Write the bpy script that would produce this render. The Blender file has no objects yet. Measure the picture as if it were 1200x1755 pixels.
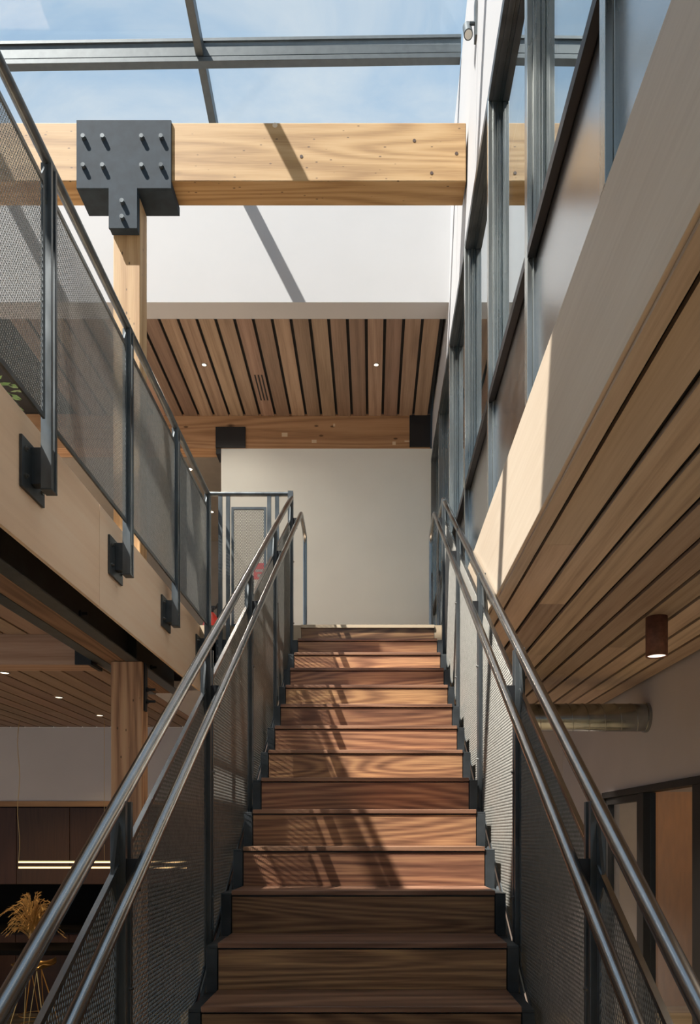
import bpy, math, random
from mathutils import Vector
R = random.Random(7)
sc = bpy.context.scene
COL = sc.collection
H = 2.011            # eye height above the ground floor; z below is given relative to the eye

# ------------------------------------------------------------------ camera
cd = bpy.data.cameras.new('camera'); cam = bpy.data.objects.new('camera', cd); COL.objects.link(cam)
cam.location = (0, 0, H); cam.rotation_euler = (math.pi/2, 0, 0)
cd.sensor_fit = 'HORIZONTAL'; cd.sensor_width = 36; cd.lens = 36*1287/1200
cd.shift_x = -38/1200; cd.shift_y = 552.5/1200; cd.clip_start = 0.05; cd.clip_end = 300
sc.camera = cam

# ------------------------------------------------------------------ sky, sun, exposure
w = bpy.data.worlds.new('sky'); sc.world = w; w.use_nodes = True
nt = w.node_tree; nt.nodes.clear()
def N(t, typ, **kw):
    n = t.nodes.new(typ)
    for k, v in kw.items(): setattr(n, k, v)
    return n
def LK(t, a, b): t.links.new(a, b)
out = N(nt, 'ShaderNodeOutputWorld'); bg = N(nt, 'ShaderNodeBackground')
tc = N(nt, 'ShaderNodeTexCoord'); mp = N(nt, 'ShaderNodeMapping')
mp.inputs['Rotation'].default_value = (0.3, 0.2, 0.5); mp.inputs['Scale'].default_value = (1.8, 5.2, 3.0)
n1 = N(nt, 'ShaderNodeTexNoise'); n1.inputs['Scale'].default_value = 1.7; n1.inputs['Detail'].default_value = 9
n1.inputs['Roughness'].default_value = .6; n1.inputs['Distortion'].default_value = .5
cr = N(nt, 'ShaderNodeValToRGB'); e = cr.color_ramp.elements
e[0].position = .34; e[0].color = (.27, .44, .66, 1); e[1].position = .66; e[1].color = (.62, .71, .77, 1)
m_ = cr.color_ramp.elements.new(.48); m_.color = (.40, .56, .72, 1)
LK(nt, tc.outputs['Generated'], mp.inputs['Vector']); LK(nt, mp.outputs[0], n1.inputs['Vector'])
LK(nt, n1.outputs['Fac'], cr.inputs[0]); LK(nt, cr.outputs[0], bg.inputs[0]); LK(nt, bg.outputs[0], out.inputs[0])
bg.inputs[1].default_value = .95
SUN = Vector((1.48, 1.0, -3.05))
sd = bpy.data.lights.new('sun', 'SUN'); sd.energy = 11.0; sd.angle = math.radians(.55); sd.color = (1, .95, .87)
so = bpy.data.objects.new('sun', sd); COL.objects.link(so); so.location = (-5, -3, 14)
so.rotation_euler = SUN.to_track_quat('-Z', 'Y').to_euler()
vs = sc.view_settings; sc.display_settings.display_device = 'sRGB'
vs.view_transform = 'Standard'; vs.look = 'None'; vs.gamma = 1; vs.use_curve_mapping = False; vs.exposure = 0.16

# ------------------------------------------------------------------ materials
def base_mat(name):
    m = bpy.data.materials.new(name); m.use_nodes = True
    return m, m.node_tree, m.node_tree.nodes['Principled BSDF']
def plain(name, col, rough=.5, metal=0, noise=.08, nscale=6, bump=0, stretch=(1, 1, 1), spec=.5, coat=0, rvar=.0):
    m, t, p = base_mat(name)
    tc = N(t, 'ShaderNodeTexCoord'); mp = N(t, 'ShaderNodeMapping'); mp.inputs['Scale'].default_value = stretch
    n = N(t, 'ShaderNodeTexNoise'); n.inputs['Scale'].default_value = nscale; n.inputs['Detail'].default_value = 5
    LK(t, tc.outputs['Object'], mp.inputs[0]); LK(t, mp.outputs[0], n.inputs['Vector'])
    r = N(t, 'ShaderNodeValToRGB'); e = r.color_ramp.elements
    e[0].position = .3; e[1].position = .7
    e[0].color = tuple(c*(1-noise) for c in col)+(1,); e[1].color = tuple(min(1, c*(1+noise)) for c in col)+(1,)
    LK(t, n.outputs['Fac'], r.inputs[0]); LK(t, r.outputs[0], p.inputs['Base Color'])
    p.inputs['Roughness'].default_value = rough; p.inputs['Metallic'].default_value = metal
    p.inputs['Specular IOR Level'].default_value = spec; p.inputs['Coat Weight'].default_value = coat
    if rvar:
        mr = N(t, 'ShaderNodeMapRange'); mr.inputs['To Min'].default_value = rough-rvar; mr.inputs['To Max'].default_value = rough+rvar
        LK(t, n.outputs['Fac'], mr.inputs['Value']); LK(t, mr.outputs[0], p.inputs['Roughness'])
    if bump:
        b = N(t, 'ShaderNodeBump'); b.inputs['Strength'].default_value = bump; b.inputs['Distance'].default_value = .002
        LK(t, n.outputs['Fac'], b.inputs['Height']); LK(t, b.outputs[0], p.inputs['Normal'])
    return m
def wood(name, dark, mid, light, axis='y', ring=9, rscale=2.2, fine=60, rough=.55, var=.2, knots=0, bump=.25, finew=.35, long=.12, hue=.03, marks=0):
    """grain running along axis: contour lines of a stretched noise give the cathedral figure, a finer noise the pores"""
    m, t, p = base_mat(name)
    tc = N(t, 'ShaderNodeTexCoord'); oi = N(t, 'ShaderNodeObjectInfo')
    off = N(t, 'ShaderNodeVectorMath', operation='SCALE'); off.inputs[0].default_value = (13.1, 27.7, 41.3)
    LK(t, oi.outputs['Random'], off.inputs['Scale'])
    ad = N(t, 'ShaderNodeVectorMath', operation='ADD'); LK(t, tc.outputs['Object'], ad.inputs[0]); LK(t, off.outputs[0], ad.inputs[1])
    s = {'x': (long, 1, 1), 'y': (1, long, 1), 'z': (1, 1, long)}[axis]
    s2 = {'x': (.035, 1, 1), 'y': (1, .035, 1), 'z': (1, 1, .035)}[axis]
    ma = N(t, 'ShaderNodeMapping'); ma.inputs['Scale'].default_value = s; LK(t, ad.outputs[0], ma.inputs[0])
    mb = N(t, 'ShaderNodeMapping'); mb.inputs['Scale'].default_value = s2; LK(t, ad.outputs[0], mb.inputs[0])
    na = N(t, 'ShaderNodeTexNoise'); na.inputs['Scale'].default_value = rscale; na.inputs['Detail'].default_value = 1.5
    na.inputs['Distortion'].default_value = .3
    LK(t, ma.outputs[0], na.inputs['Vector'])
    mu = N(t, 'ShaderNodeMath', operation='MULTIPLY'); mu.inputs[1].default_value = ring*6.283; LK(t, na.outputs['Fac'], mu.inputs[0])
    sn = N(t, 'ShaderNodeMath', operation='SINE'); LK(t, mu.outputs[0], sn.inputs[0])
    nf = N(t, 'ShaderNodeTexNoise'); nf.inputs['Scale'].default_value = fine; nf.inputs['Detail'].default_value = 4
    LK(t, mb.outputs[0], nf.inputs['Vector'])
    mr = N(t, 'ShaderNodeMapRange'); mr.inputs['From Min'].default_value = -1; LK(t, sn.outputs[0], mr.inputs['Value'])
    mx = N(t, 'ShaderNodeMix'); mx.inputs[0].default_value = finew; LK(t, mr.outputs[0], mx.inputs[2]); LK(t, nf.outputs['Fac'], mx.inputs[3])
    r = N(t, 'ShaderNodeValToRGB'); e = r.color_ramp.elements
    e[0].position = .12; e[0].color = dark+(1,); e[1].position = .85; e[1].color = light+(1,)
    k = e.new(.48); k.color = mid+(1,)
    LK(t, mx.outputs[0], r.inputs[0])
    hs = N(t, 'ShaderNodeHueSaturation')
    v = N(t, 'ShaderNodeMapRange'); v.inputs['To Min'].default_value = 1-var; v.inputs['To Max'].default_value = 1+var
    LK(t, oi.outputs['Random'], v.inputs['Value']); LK(t, v.outputs[0], hs.inputs['Value'])
    fr = N(t, 'ShaderNodeMath', operation='MULTIPLY'); fr.inputs[1].default_value = 7.31; LK(t, oi.outputs['Random'], fr.inputs[0])
    fq = N(t, 'ShaderNodeMath', operation='FRACT'); LK(t, fr.outputs[0], fq.inputs[0])
    hv = N(t, 'ShaderNodeMapRange'); hv.inputs['To Min'].default_value = .5-hue*.5; hv.inputs['To Max'].default_value = .5+hue*.5
    LK(t, fq.outputs[0], hv.inputs['Value']); LK(t, hv.outputs[0], hs.inputs['Hue'])
    LK(t, r.outputs[0], hs.inputs['Color'])
    last = hs.outputs[0]
    if knots:
        vo = N(t, 'ShaderNodeTexVoronoi'); vo.inputs['Scale'].default_value = knots
        mk = N(t, 'ShaderNodeMapping'); mk.inputs['Scale'].default_value = {'x': (.6, 1, 1), 'y': (1, .6, 1), 'z': (1, 1, .6)}[axis]
        LK(t, ad.outputs[0], mk.inputs[0]); LK(t, mk.outputs[0], vo.inputs['Vector'])
        kr = N(t, 'ShaderNodeValToRGB'); ke = kr.color_ramp.elements
        ke[0].position = .02; ke[0].color = (1, 1, 1, 1); ke[1].position = .10; ke[1].color = (0, 0, 0, 1)
        LK(t, vo.outputs['Distance'], kr.inputs[0])
        mm = N(t, 'ShaderNodeMix', data_type='RGBA'); mm.inputs[7].default_value = tuple(c*.35 for c in dark)+(1,)
        LK(t, kr.outputs[0], mm.inputs[0]); LK(t, last, mm.inputs[6]); last = mm.outputs[2]
    if marks:
        v2 = N(t, 'ShaderNodeTexVoronoi'); v2.inputs['Scale'].default_value = marks
        mk2 = N(t, 'ShaderNodeMapping'); mk2.inputs['Scale'].default_value = {'x': (.45, 1, 1), 'y': (1, .45, 1), 'z': (1, 1, .45)}[axis]
        LK(t, ad.outputs[0], mk2.inputs[0]); LK(t, mk2.outputs[0], v2.inputs['Vector'])
        kr2 = N(t, 'ShaderNodeValToRGB'); k2 = kr2.color_ramp.elements
        k2[0].position = .07; k2[0].color = (.85, .85, .85, 1); k2[1].position = .12; k2[1].color = (0, 0, 0, 1)
        LK(t, v2.outputs['Distance'], kr2.inputs[0])
        m2 = N(t, 'ShaderNodeMix', data_type='RGBA'); m2.inputs[7].default_value = (.07, .035, .012, 1)
        LK(t, kr2.outputs[0], m2.inputs[0]); LK(t, last, m2.inputs[6]); last = m2.outputs[2]
    LK(t, last, p.inputs['Base Color'])
    p.inputs['Roughness'].default_value = rough
    b = N(t, 'ShaderNodeBump'); b.inputs['Strength'].default_value = bump; b.inputs['Distance'].default_value = .001
    LK(t, mx.outputs[0], b.inputs['Height']); LK(t, b.outputs[0], p.inputs['Normal'])
    return m
def glass(name, tint, refl, rough=0.0):
    m = bpy.data.materials.new(name); m.use_nodes = True; t = m.node_tree; t.nodes.clear()
    o = N(t, 'ShaderNodeOutputMaterial'); mx = N(t, 'ShaderNodeMixShader'); tr = N(t, 'ShaderNodeBsdfTransparent'); gl = N(t, 'ShaderNodeBsdfGlossy')
    tr.inputs[0].default_value = tint+(1,); gl.inputs['Roughness'].default_value = rough; gl.inputs[0].default_value = (.93, .97, 1, 1)
    lw = N(t, 'ShaderNodeLayerWeight'); lw.inputs['Blend'].default_value = .5
    pw = N(t, 'ShaderNodeMath', operation='POWER'); pw.inputs[1].default_value = 5; LK(t, lw.outputs['Facing'], pw.inputs[0])
    ma = N(t, 'ShaderNodeMath', operation='MULTIPLY_ADD'); ma.inputs[1].default_value = 1-refl; ma.inputs[2].default_value = refl
    LK(t, pw.outputs[0], ma.inputs[0]); LK(t, ma.outputs[0], mx.inputs[0]); LK(t, tr.outputs[0], mx.inputs[1]); LK(t, gl.outputs[0], mx.inputs[2]); LK(t, mx.outputs[0], o.inputs[0])
    return m
def emit(name, col, s):
    m, t, p = base_mat(name); p.inputs['Base Color'].default_value = (0, 0, 0, 1)
    p.inputs['Emission Color'].default_value = col+(1,); p.inputs['Emission Strength'].default_value = s
    return m
M = {}
M['white'] = plain('white_paint', (.455, .46, .468), .6, noise=.015, nscale=3)
M['wall'] = plain('warm_grey_paint', (.72, .735, .69), .7, noise=.02, nscale=3)
M['wall_low'] = plain('shade_tinted_white', (.60, .56, .565), .7, noise=.03, nscale=2)  # white walls whose lilac-grey shade is put into the colour
M['dark'] = plain('black_backing', (.012, .012, .012), .8)
M['steel'] = plain('blackened_steel', (.066, .076, .082), .42, .5, noise=.3, nscale=9, rvar=.1)
M['post'] = plain('grey_blued_steel', (.12, .135, .142), .36, .65, noise=.3, nscale=14, stretch=(1, 1, .3), rvar=.1)
M['mesh'] = plain('expanded_steel', (.20, .193, .172), .38, .7, noise=.15, nscale=30)
M['rail'] = plain('brushed_steel_tube', (.33, .335, .335), .24, 1.0, noise=.1, nscale=10, rvar=.03)
M['plate'] = plain('slate_painted_steel', (.027, .040, .053), .75, .0, noise=.18, nscale=16, spec=.25)
M['black'] = plain('black_painted_steel', (.016, .017, .019), .5, .2, noise=.2)
M['panel'] = plain('brushed_steel_sheet', (.43, .44, .445), .24, 1.0, noise=.07, nscale=14, stretch=(1, .15, 1), rvar=.04)
M['mull'] = plain('glazed_wall_steel', (.37, .385, .37), .26, .9, noise=.2, nscale=4, stretch=(4, 4, .4), rvar=.06)
M['alu'] = plain('grey_aluminium', (.10, .115, .12), .42, .5, noise=.1, nscale=20)
M['bolt'] = plain('zinc_bolt', (.25, .25, .24), .35, 1.0)
M['galv'] = plain('galvanised_duct', (.36, .38, .375), .24, 1.0, noise=.25, nscale=7, rvar=.08)
M['rust'] = plain('rust_brown_metal', (.17, .075, .05), .6, .1, noise=.35, nscale=30)
M['fir'] = wood('sunlit_fir_beam', (.25, .13, .04), (.41, .245, .095), (.50, .325, .15), 'x', ring=14, rscale=3.2, fine=120, knots=3.0, marks=24, finew=.6, long=.07, var=.06, rough=.6, hue=.0)
M['firz'] = wood('fir_post', (.30, .16, .06), (.44, .27, .12), (.53, .36, .19), 'z', ring=12, rscale=3.0, fine=120, knots=3.5, marks=20, finew=.6, long=.07, var=.06, rough=.6, hue=0)
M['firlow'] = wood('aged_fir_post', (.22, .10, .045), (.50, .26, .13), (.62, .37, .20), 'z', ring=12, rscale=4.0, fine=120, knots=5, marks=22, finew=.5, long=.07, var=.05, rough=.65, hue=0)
M['firdk'] = wood('old_fir_joist', (.25, .125, .055), (.40, .225, .11), (.48, .285, .15), 'x', fine=110, ring=16, rscale=3.0, knots=3, marks=9, finew=.6, long=.06, var=.06, rough=.65, hue=0)
M['firpink'] = wood('pinkish_fir', (.30, .15, .085), (.45, .26, .17), (.54, .34, .235), 'x', ring=12, rscale=3.0, knots=3, var=.05, rough=.65, finew=.6, long=.06, fine=110)
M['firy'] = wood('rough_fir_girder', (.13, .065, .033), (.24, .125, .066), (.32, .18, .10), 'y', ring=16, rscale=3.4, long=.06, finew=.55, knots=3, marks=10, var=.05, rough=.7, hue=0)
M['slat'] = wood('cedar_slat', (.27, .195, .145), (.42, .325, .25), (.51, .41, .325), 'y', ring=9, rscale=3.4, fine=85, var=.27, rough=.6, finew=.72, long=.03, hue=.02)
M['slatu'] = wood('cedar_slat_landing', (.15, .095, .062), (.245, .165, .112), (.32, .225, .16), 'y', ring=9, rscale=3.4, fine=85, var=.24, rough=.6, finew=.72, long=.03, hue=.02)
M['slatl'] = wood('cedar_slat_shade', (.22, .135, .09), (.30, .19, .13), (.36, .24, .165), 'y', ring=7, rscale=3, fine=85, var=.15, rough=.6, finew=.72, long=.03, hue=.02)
M['ply'] = wood('brightened_maple_ply', (.78, .54, .35), (.88, .64, .44), (.92, .72, .53), 'y', ring=4, rscale=1.3, fine=30, var=.04, rough=.55, finew=.62, bump=.08, hue=0, long=.3)  # lighter copy: brightness stands in for sun reflected onto the left fascia
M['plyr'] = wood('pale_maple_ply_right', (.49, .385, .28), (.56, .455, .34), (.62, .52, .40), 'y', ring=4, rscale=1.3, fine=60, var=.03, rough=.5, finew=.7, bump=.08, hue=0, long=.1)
M['plyx'] = wood('pale_maple_edge', (.50, .37, .24), (.58, .45, .30), (.64, .52, .37), 'x', ring=4, rscale=1.3, fine=14, var=.03, rough=.55, finew=.6, bump=.05, hue=0)
M['oak'] = wood('smoked_oak', (.075, .034, .022), (.31, .155, .084), (.60, .34, .165), 'x', ring=25, rscale=3.4, fine=120, var=.33, rough=.36, finew=.72, bump=.25, long=.10, hue=.02)
M['oakt'] = wood('smoked_oak_tread', (.10, .050, .032), (.25, .132, .082), (.39, .22, .135), 'x', ring=14, rscale=3.0, fine=80, var=.12, rough=.33, finew=.62, long=.1, bump=.25, hue=.008)
M['walnut'] = wood('dark_walnut_panel', (.028, .009, .004), (.048, .017, .008), (.062, .023, .011), 'z', ring=14, rscale=3, fine=90, var=.12, rough=.6, finew=.85)
M['floor'] = wood('honey_oak_floor', (.34, .25, .14), (.46, .35, .21), (.55, .43, .28), 'x', ring=6, rscale=2, fine=40, var=.05, rough=.4)
M['counter'] = plain('black_stone', (.007, .006, .006), .8, spec=.1)
M['sky_glass'] = glass('skylight_glass', (.985, .99, 1.0), .025)
M['wall_glass'] = glass('reflective_glass', (.74, .82, .80), .33)
M['clear'] = glass('clear_glass', (.96, .98, .98), .03)
M['dim'] = plain('dimmed_wall_paint', (.22, .19, .155), .7)  # the dimness of the corridor is put into this colour
M['orange'] = plain('orange_veneer', (.42, .19, .055), .6, noise=.15, nscale=20, stretch=(1, 1, .2))
M['beige'] = plain('beige_paint', (.45, .39, .33), .7)
M['gold'] = plain('brushed_gold', (.75, .50, .20), .28, 1.0)
M['straw'] = plain('dried_straw', (.62, .40, .15), .8, noise=.25, nscale=30)
M['red'] = plain('red_enamel', (.55, .035, .02), .35)
M['pink'] = plain('pink_red_print', (.75, .12, .15), .5)
M['leaf'] = plain('green_leaf', (.06, .16, .03), .5, noise=.3, nscale=20)
M['pot'] = plain('grey_stoneware', (.2, .2, .2), .7)
M['led'] = emit('warm_led', (1, .62, .28), 2.8)
M['lamp'] = emit('warm_downlight', (1, .80, .55), 4)
M['lampw'] = emit('soft_downlight', (1, .82, .66), 1.6)
M['lens'] = plain('frosted_lens', (.7, .68, .6), .3)

# ------------------------------------------------------------------ mesh helpers
class MB:
    def __init__(s): s.v = []; s.f = []; s.sm = []
    def add(s, vs, fs, smooth=False):
        o = len(s.v); s.v += [(a, b, c+H) for a, b, c in vs]
        for f in fs: s.f.append(tuple(i+o for i in f)); s.sm.append(smooth)
        return s
    def box(s, x0, x1, y0, y1, z0, z1):
        if x0 > x1: x0, x1 = x1, x0
        if y0 > y1: y0, y1 = y1, y0
        if z0 > z1: z0, z1 = z1, z0
        vs = [(x, y, z) for z in (z0, z1) for y in (y0, y1) for x in (x0, x1)]
        return s.add(vs, [(0, 2, 3, 1), (4, 5, 7, 6), (0, 1, 5, 4), (2, 6, 7, 3), (0, 4, 6, 2), (1, 3, 7, 5)])
    def prism(s, poly, axis, a, b):
        """poly of 2-D points extruded along axis from a to b ('x': poly=(y,z); 'y': poly=(x,z); 'z': poly=(x,y))"""
        g = {'x': lambda p, t: (t, p[0], p[1]), 'y': lambda p, t: (p[0], t, p[1]), 'z': lambda p, t: (p[0], p[1], t)}[axis]
        n = len(poly)
        vs = [g(p, a) for p in poly]+[g(p, b) for p in poly]
        fs = [tuple(range(n))[::-1], tuple(range(n, 2*n))]+[(i, (i+1) % n, n+(i+1) % n, n+i) for i in range(n)]
        return s.add(vs, fs)
    def tube(s, pts, r, n=14, cap=True, smooth=True):
        pts = [Vector(p) for p in pts]; rr = r if isinstance(r, (list, tuple)) else [r]*len(pts)
        rings = []
        t0 = (pts[1]-pts[0]).normalized(); up = Vector((0, 0, 1)) if abs(t0.z) < .95 else Vector((1, 0, 0))
        u = t0.cross(up).normalized()
        for i, p in enumerate(pts):
            if i == 0: t = pts[1]-pts[0]
            elif i == len(pts)-1: t = pts[-1]-pts[-2]
            else: t = (pts[i]-pts[i-1]).normalized()+(pts[i+1]-pts[i]).normalized()
            t.normalize(); u = (u-t*u.dot(t)).normalized(); v = t.cross(u)
            k = 1.0
            if 0 < i < len(pts)-1:
                c = (pts[i]-pts[i-1]).normalized().dot(t); k = 1/max(c, .5)
            rings.append([tuple(p+(u*math.cos(2*math.pi*j/n)+v*math.sin(2*math.pi*j/n))*rr[i]) for j in range(n)])
        vs = [q for g in rings for q in g]; fs = []
        for i in range(len(rings)-1):
            for j in range(n):
                a = i*n+j; b = i*n+(j+1) % n; fs.append((a, b, b+n, a+n))
        s.add(vs, fs, smooth)
        if cap:
            s.add(rings[0], [tuple(range(n))[::-1]]); s.add(rings[-1], [tuple(range(n))])
        return s
    def lathe(s, cx, cy, prof, n=24, smooth=True):
        vs = []; fs = []
        for r, z in prof:
            for j in range(n): vs.append((cx+r*math.cos(2*math.pi*j/n), cy+r*math.sin(2*math.pi*j/n), z))
        for i in range(len(prof)-1):
            for j in range(n):
                a = i*n+j; b = i*n+(j+1) % n; fs.append((a, b, b+n, a+n))
        return s.add(vs, fs, smooth)
def wloc(o):
    v = Vector((0, 0, 0))
    while o: v += o.location; o = o.parent
    return v
def obj(name, mb, mat, parent=None, bevel=0, label=None, loc=None):
    """link mb as one mesh object; with a parent the vertices are taken relative to it"""
    me = bpy.data.meshes.new(name); o = bpy.data.objects.new(name, me); COL.objects.link(o)
    pl = wloc(parent) if parent else Vector((0, 0, 0))
    if parent: o.parent = parent
    if loc is not None:
        o.location = Vector((loc[0], loc[1], loc[2]+H))-pl; pl = pl+o.location
    me.from_pydata([(a-pl.x, b-pl.y, c-pl.z) for a, b, c in mb.v], [], mb.f)
    me.polygons.foreach_set('use_smooth', mb.sm)
    me.materials.append(M[mat] if isinstance(mat, str) else mat); me.update()
    if bevel:
        b = o.modifiers.new('bevel', 'BEVEL'); b.width = bevel; b.segments = 2; b.limit_method = 'ANGLE'
    if label: o['label'] = label
    return o
def thing(name, label, cat, loc=(0, 0, 0), group=None):
    o = bpy.data.objects.new(name, None); COL.objects.link(o); o.empty_display_size = .1
    o.location = (loc[0], loc[1], loc[2]+H); o['label'] = label; o['category'] = cat
    if group: o['group'] = group
    return o
def tag(o, label, cat, group=None):
    o['label'] = label; o['category'] = cat
    if group: o['group'] = group
    return o
def struct(name, label, cat, mb=None, mat=None, bevel=0):
    if mb is None:
        o = bpy.data.objects.new(name, None); COL.objects.link(o); o.empty_display_size = .1
    else: o = obj(name, mb, mat, bevel=bevel)
    o['kind'] = 'structure'; o['label'] = label; o['category'] = cat
    return o
def copy_tree(o, parent=None):
    c = o.copy(); COL.objects.link(c); c.parent = parent
    for ch in list(o.children): copy_tree(ch, c)
    return c
def bx(*a): return MB().box(*a)

# key dimensions (relative to the eye)
GZ = -2.011; FZ = 1.723; SOF = 1.189; GX = .617; LX = -1.423
RISE = .17777; RUN = .279; D1 = 2.566; Z1 = -.588; SLOPE = RISE/RUN
CX = -.037; HW = .5485          # stair centre line and half width of the wood
TOPD = D1+13*RUN                # 6.193, edge of the upper landing
def nos(d): return Z1+(d-D1)*SLOPE
def Zs(d): return 5.82-.163*(d-5.24)

# ================================================================== the setting
struct('floor', 'honey-toned timber floor of the ground storey', 'floor', bx(-6.5, 5, -2.5, 10, GZ-.1, GZ), 'floor')
# ---- upper storey slabs
struct('floor_left', 'upper walkway floor behind the left balustrade', 'floor', bx(-5, LX-.02, -2.5, TOPD+.02, 1.42, FZ), 'ply')
struct('floor_back', 'upper landing floor at the head of the stairs', 'floor', bx(-5, .60, TOPD+.022, 11, 1.42, FZ), 'ply')
struct('floor_right', 'upper floor slab behind the glazed wall', 'floor', bx(.70, 4.5, -2.5, 9, 1.42, FZ), 'dark')
# ---- fascias
tr = struct('trim_1', 'pale plywood fascia along the upper floor edge on the right', 'fascia')
for a, b in ((-2.5, 1.0), (1.004, 7.9)):
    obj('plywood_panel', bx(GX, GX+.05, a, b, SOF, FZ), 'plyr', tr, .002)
tl = struct('trim_2', 'pale plywood fascia under the left balustrade', 'fascia')
for a, b in ((-2.5, 1.478), (1.482, 3.918), (3.922, TOPD+.02)):
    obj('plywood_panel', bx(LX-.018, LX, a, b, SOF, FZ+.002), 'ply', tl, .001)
tb = struct('trim_3', 'pale plywood edge of the upper landing either side of the stair head', 'fascia')
obj('plywood_panel', bx(LX+.001, -.586, TOPD, TOPD+.02, FZ-.135, FZ+.002), 'plyx', tb)
obj('plywood_panel', bx(.513, GX-.002, TOPD, TOPD+.02, FZ-.135, FZ+.002), 'plyx', tb)
obj('steel_channel', bx(LX+.001, GX-.002, TOPD+.022, TOPD+.06, FZ-.44, FZ-.136), 'steel', tb)
obj('nosing_strip', bx(-.585, .512, TOPD-.012, TOPD+.02, FZ-.022, FZ+.003), 'plyx', tb)

# ---- slatted ceilings
def slats(parent, x0, x1, pitch, gap, d0, d1, z, mat, joints, th=.018, ph=0.0):
    x = x0
    k = 0
    while x < x1-.02:
        xe = min(x+pitch-gap, x1)
        cuts = sorted([d0]+[j for j in joints(k) if d0+.3 < j < d1-.3]+[d1])
        for a, b in zip(cuts, cuts[1:]):
            obj('plank', bx(x, xe, a+.001, b-.001, z, z+th), mat, parent)
        x += pitch; k += 1
cr_ = struct('ceiling_right', 'slatted cedar soffit over the ground floor right of the stairs', 'ceiling', bx(GX+.052, 2.15, -2.5, 8.45, SOF+.03, SOF+.2), 'dark')
jr = [[3.1], [3.9, 7.0], [1.9, 5.0], [4.4], [2.8, 5.6], [4.8], [2.4, 5.2], [3.7, 6.2], [4.3], [3.0, 5.9]]
obj('plank', bx(GX+.014, .684, -2.5, 8.45, SOF-.012, SOF-.001), 'slat', cr_)
slats(cr_, .708, 2.145, .159, .025, -2.5, 8.45, SOF+.006, 'slat', lambda k: jr[k % 10])
cu = struct('ceiling_upper', 'slatted cedar ceiling over the upper landing', 'ceiling', bx(-5, .612, 6.4, 7.89, 4.425, 4.6), 'dark')
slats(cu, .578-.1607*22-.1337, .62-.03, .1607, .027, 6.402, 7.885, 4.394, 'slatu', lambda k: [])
cn = struct('ceiling_left', 'slatted cedar ceiling over the ground floor left of the stairs', 'ceiling', bx(-6.5, -1.87, 5.22, 8.42, 1.225, 1.40), 'dark')
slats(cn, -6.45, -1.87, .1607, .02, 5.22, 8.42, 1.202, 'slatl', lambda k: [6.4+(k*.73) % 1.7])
cn2 = struct('ceiling_left_near', 'slatted ceiling bay nearest the viewer on the lower left', 'ceiling', bx(-6.5, -1.90, -2.5, 4.99, 1.355, 1.41), 'dark')
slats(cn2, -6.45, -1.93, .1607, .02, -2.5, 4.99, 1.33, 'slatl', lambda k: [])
struct('ceiling_back', 'plain ceiling under the landing behind the stairs', 'ceiling', bx(-1.86, GX+.04, TOPD+.07, 8.42, SOF+.01, SOF+.09), 'wall_low')
# ---- walls
struct('wall_back_upper', 'sunlit white wall above the landing ceiling', 'wall', bx(-5, .70, 6.2, 6.4, 4.393, Zs(6.2)+.02), 'white')
struct('wall_landing', 'pale grey wall facing the head of the stairs', 'wall', bx(-1.588, .69, 7.895, 8.05, FZ, 4.056), 'wall')
struct('wall_corridor_back', 'dim wall at the end of the upper corridor', 'wall', bx(-5, -1.4, 10.4, 10.5, FZ, 4.2), 'dim')
struct('wall_corridor_side', 'side wall of the upper corridor', 'wall', bx(-1.587, -1.45, 8.051, 10.4, FZ, 4.05), 'dim')
struct('ceiling_corridor', 'plain ceiling of the upper corridor', 'ceiling', bx(-5, -1.3, 8.09, 10.5, 4.06, 4.2), 'dim')
struct('roof_back_added', 'unseen flat roof over the upper landing, added to keep the sun out', 'roof', bx(-5, 4.5, 6.41, 10.6, 4.62, 4.75), 'dark')  # added out of view so the sun does not reach the walls below
wr = struct('wall_right_upper', 'white panelled wall above the glazed wall', 'wall')
for a, b in ((-2.5, 4.56), (4.575, 5.615), (5.63, 7.89)):
    mb = MB(); vs = []
    for d in (a, b):
        zt = (Zs(d) if d < 6.39 else 4.62)+.0
        if a > 5.6 and d > 6.2: zt = 5.60
        for x, z in ((0, 3.945), (.18, 3.945), (.18, zt), (0, zt)): vs.append((.625+.02*(z-3.94)+x, d, z))
    mb.add(vs, [(0, 3, 2, 1), (4, 5, 6, 7), (0, 4, 7, 3), (1, 2, 6, 5), (0, 1, 5, 4), (3, 7, 6, 2)])
    obj('wall_panel', mb, 'white', wr)
obj('backing', bx(.70, .84, -2.5, 7.8, 3.96, 5.55), 'alu', wr)
struct('roof_right_added', 'unseen roof slab over the room behind the glazed wall, added to keep the sun out', 'roof', bx(.85, 4.5, -2.5, 9, 3.96, 4.1), 'dark')  # added out of view to keep sun off the room behind the glass
struct('wall_right_end', 'end wall of the room behind the glazed wall', 'wall', bx(.75, 4.4, 8.9, 9, FZ, 3.96), 'beige')
struct('wall_left_opened', 'unseen white wall at the outer side of the upper walkway, opened to let in fill light', 'wall', MB().box(-5.1, -5, -2.5, 10.6, FZ-.3, FZ+.25).box(-5.1, -5, -2.5, 10.6, 4.7, Zs(.9)+.2), 'white')  # gap left between the strips so daylight fills the landing
struct('wall_back_lower', 'white wall with grey shade painted in, behind the stairs on the ground floor', 'wall', bx(-.95, 2.15, 8.46, 8.6, GZ, SOF), 'wall_low')
struct('wall_header', 'white wall with lilac-grey shade painted in, above the kitchen recess', 'wall', bx(-6.5, -1.0, 8.42, 8.6, .36, 1.2), 'wall_low')
struct('wall_left_lower_added', 'unseen wall beside the kitchen, added to keep sky light off the cupboards', 'wall', bx(-6.6, -6.5, 5.6, 9.0, GZ, 1.4), 'wall_low')  # added out of view to keep blue sky light off the kitchen
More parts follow.
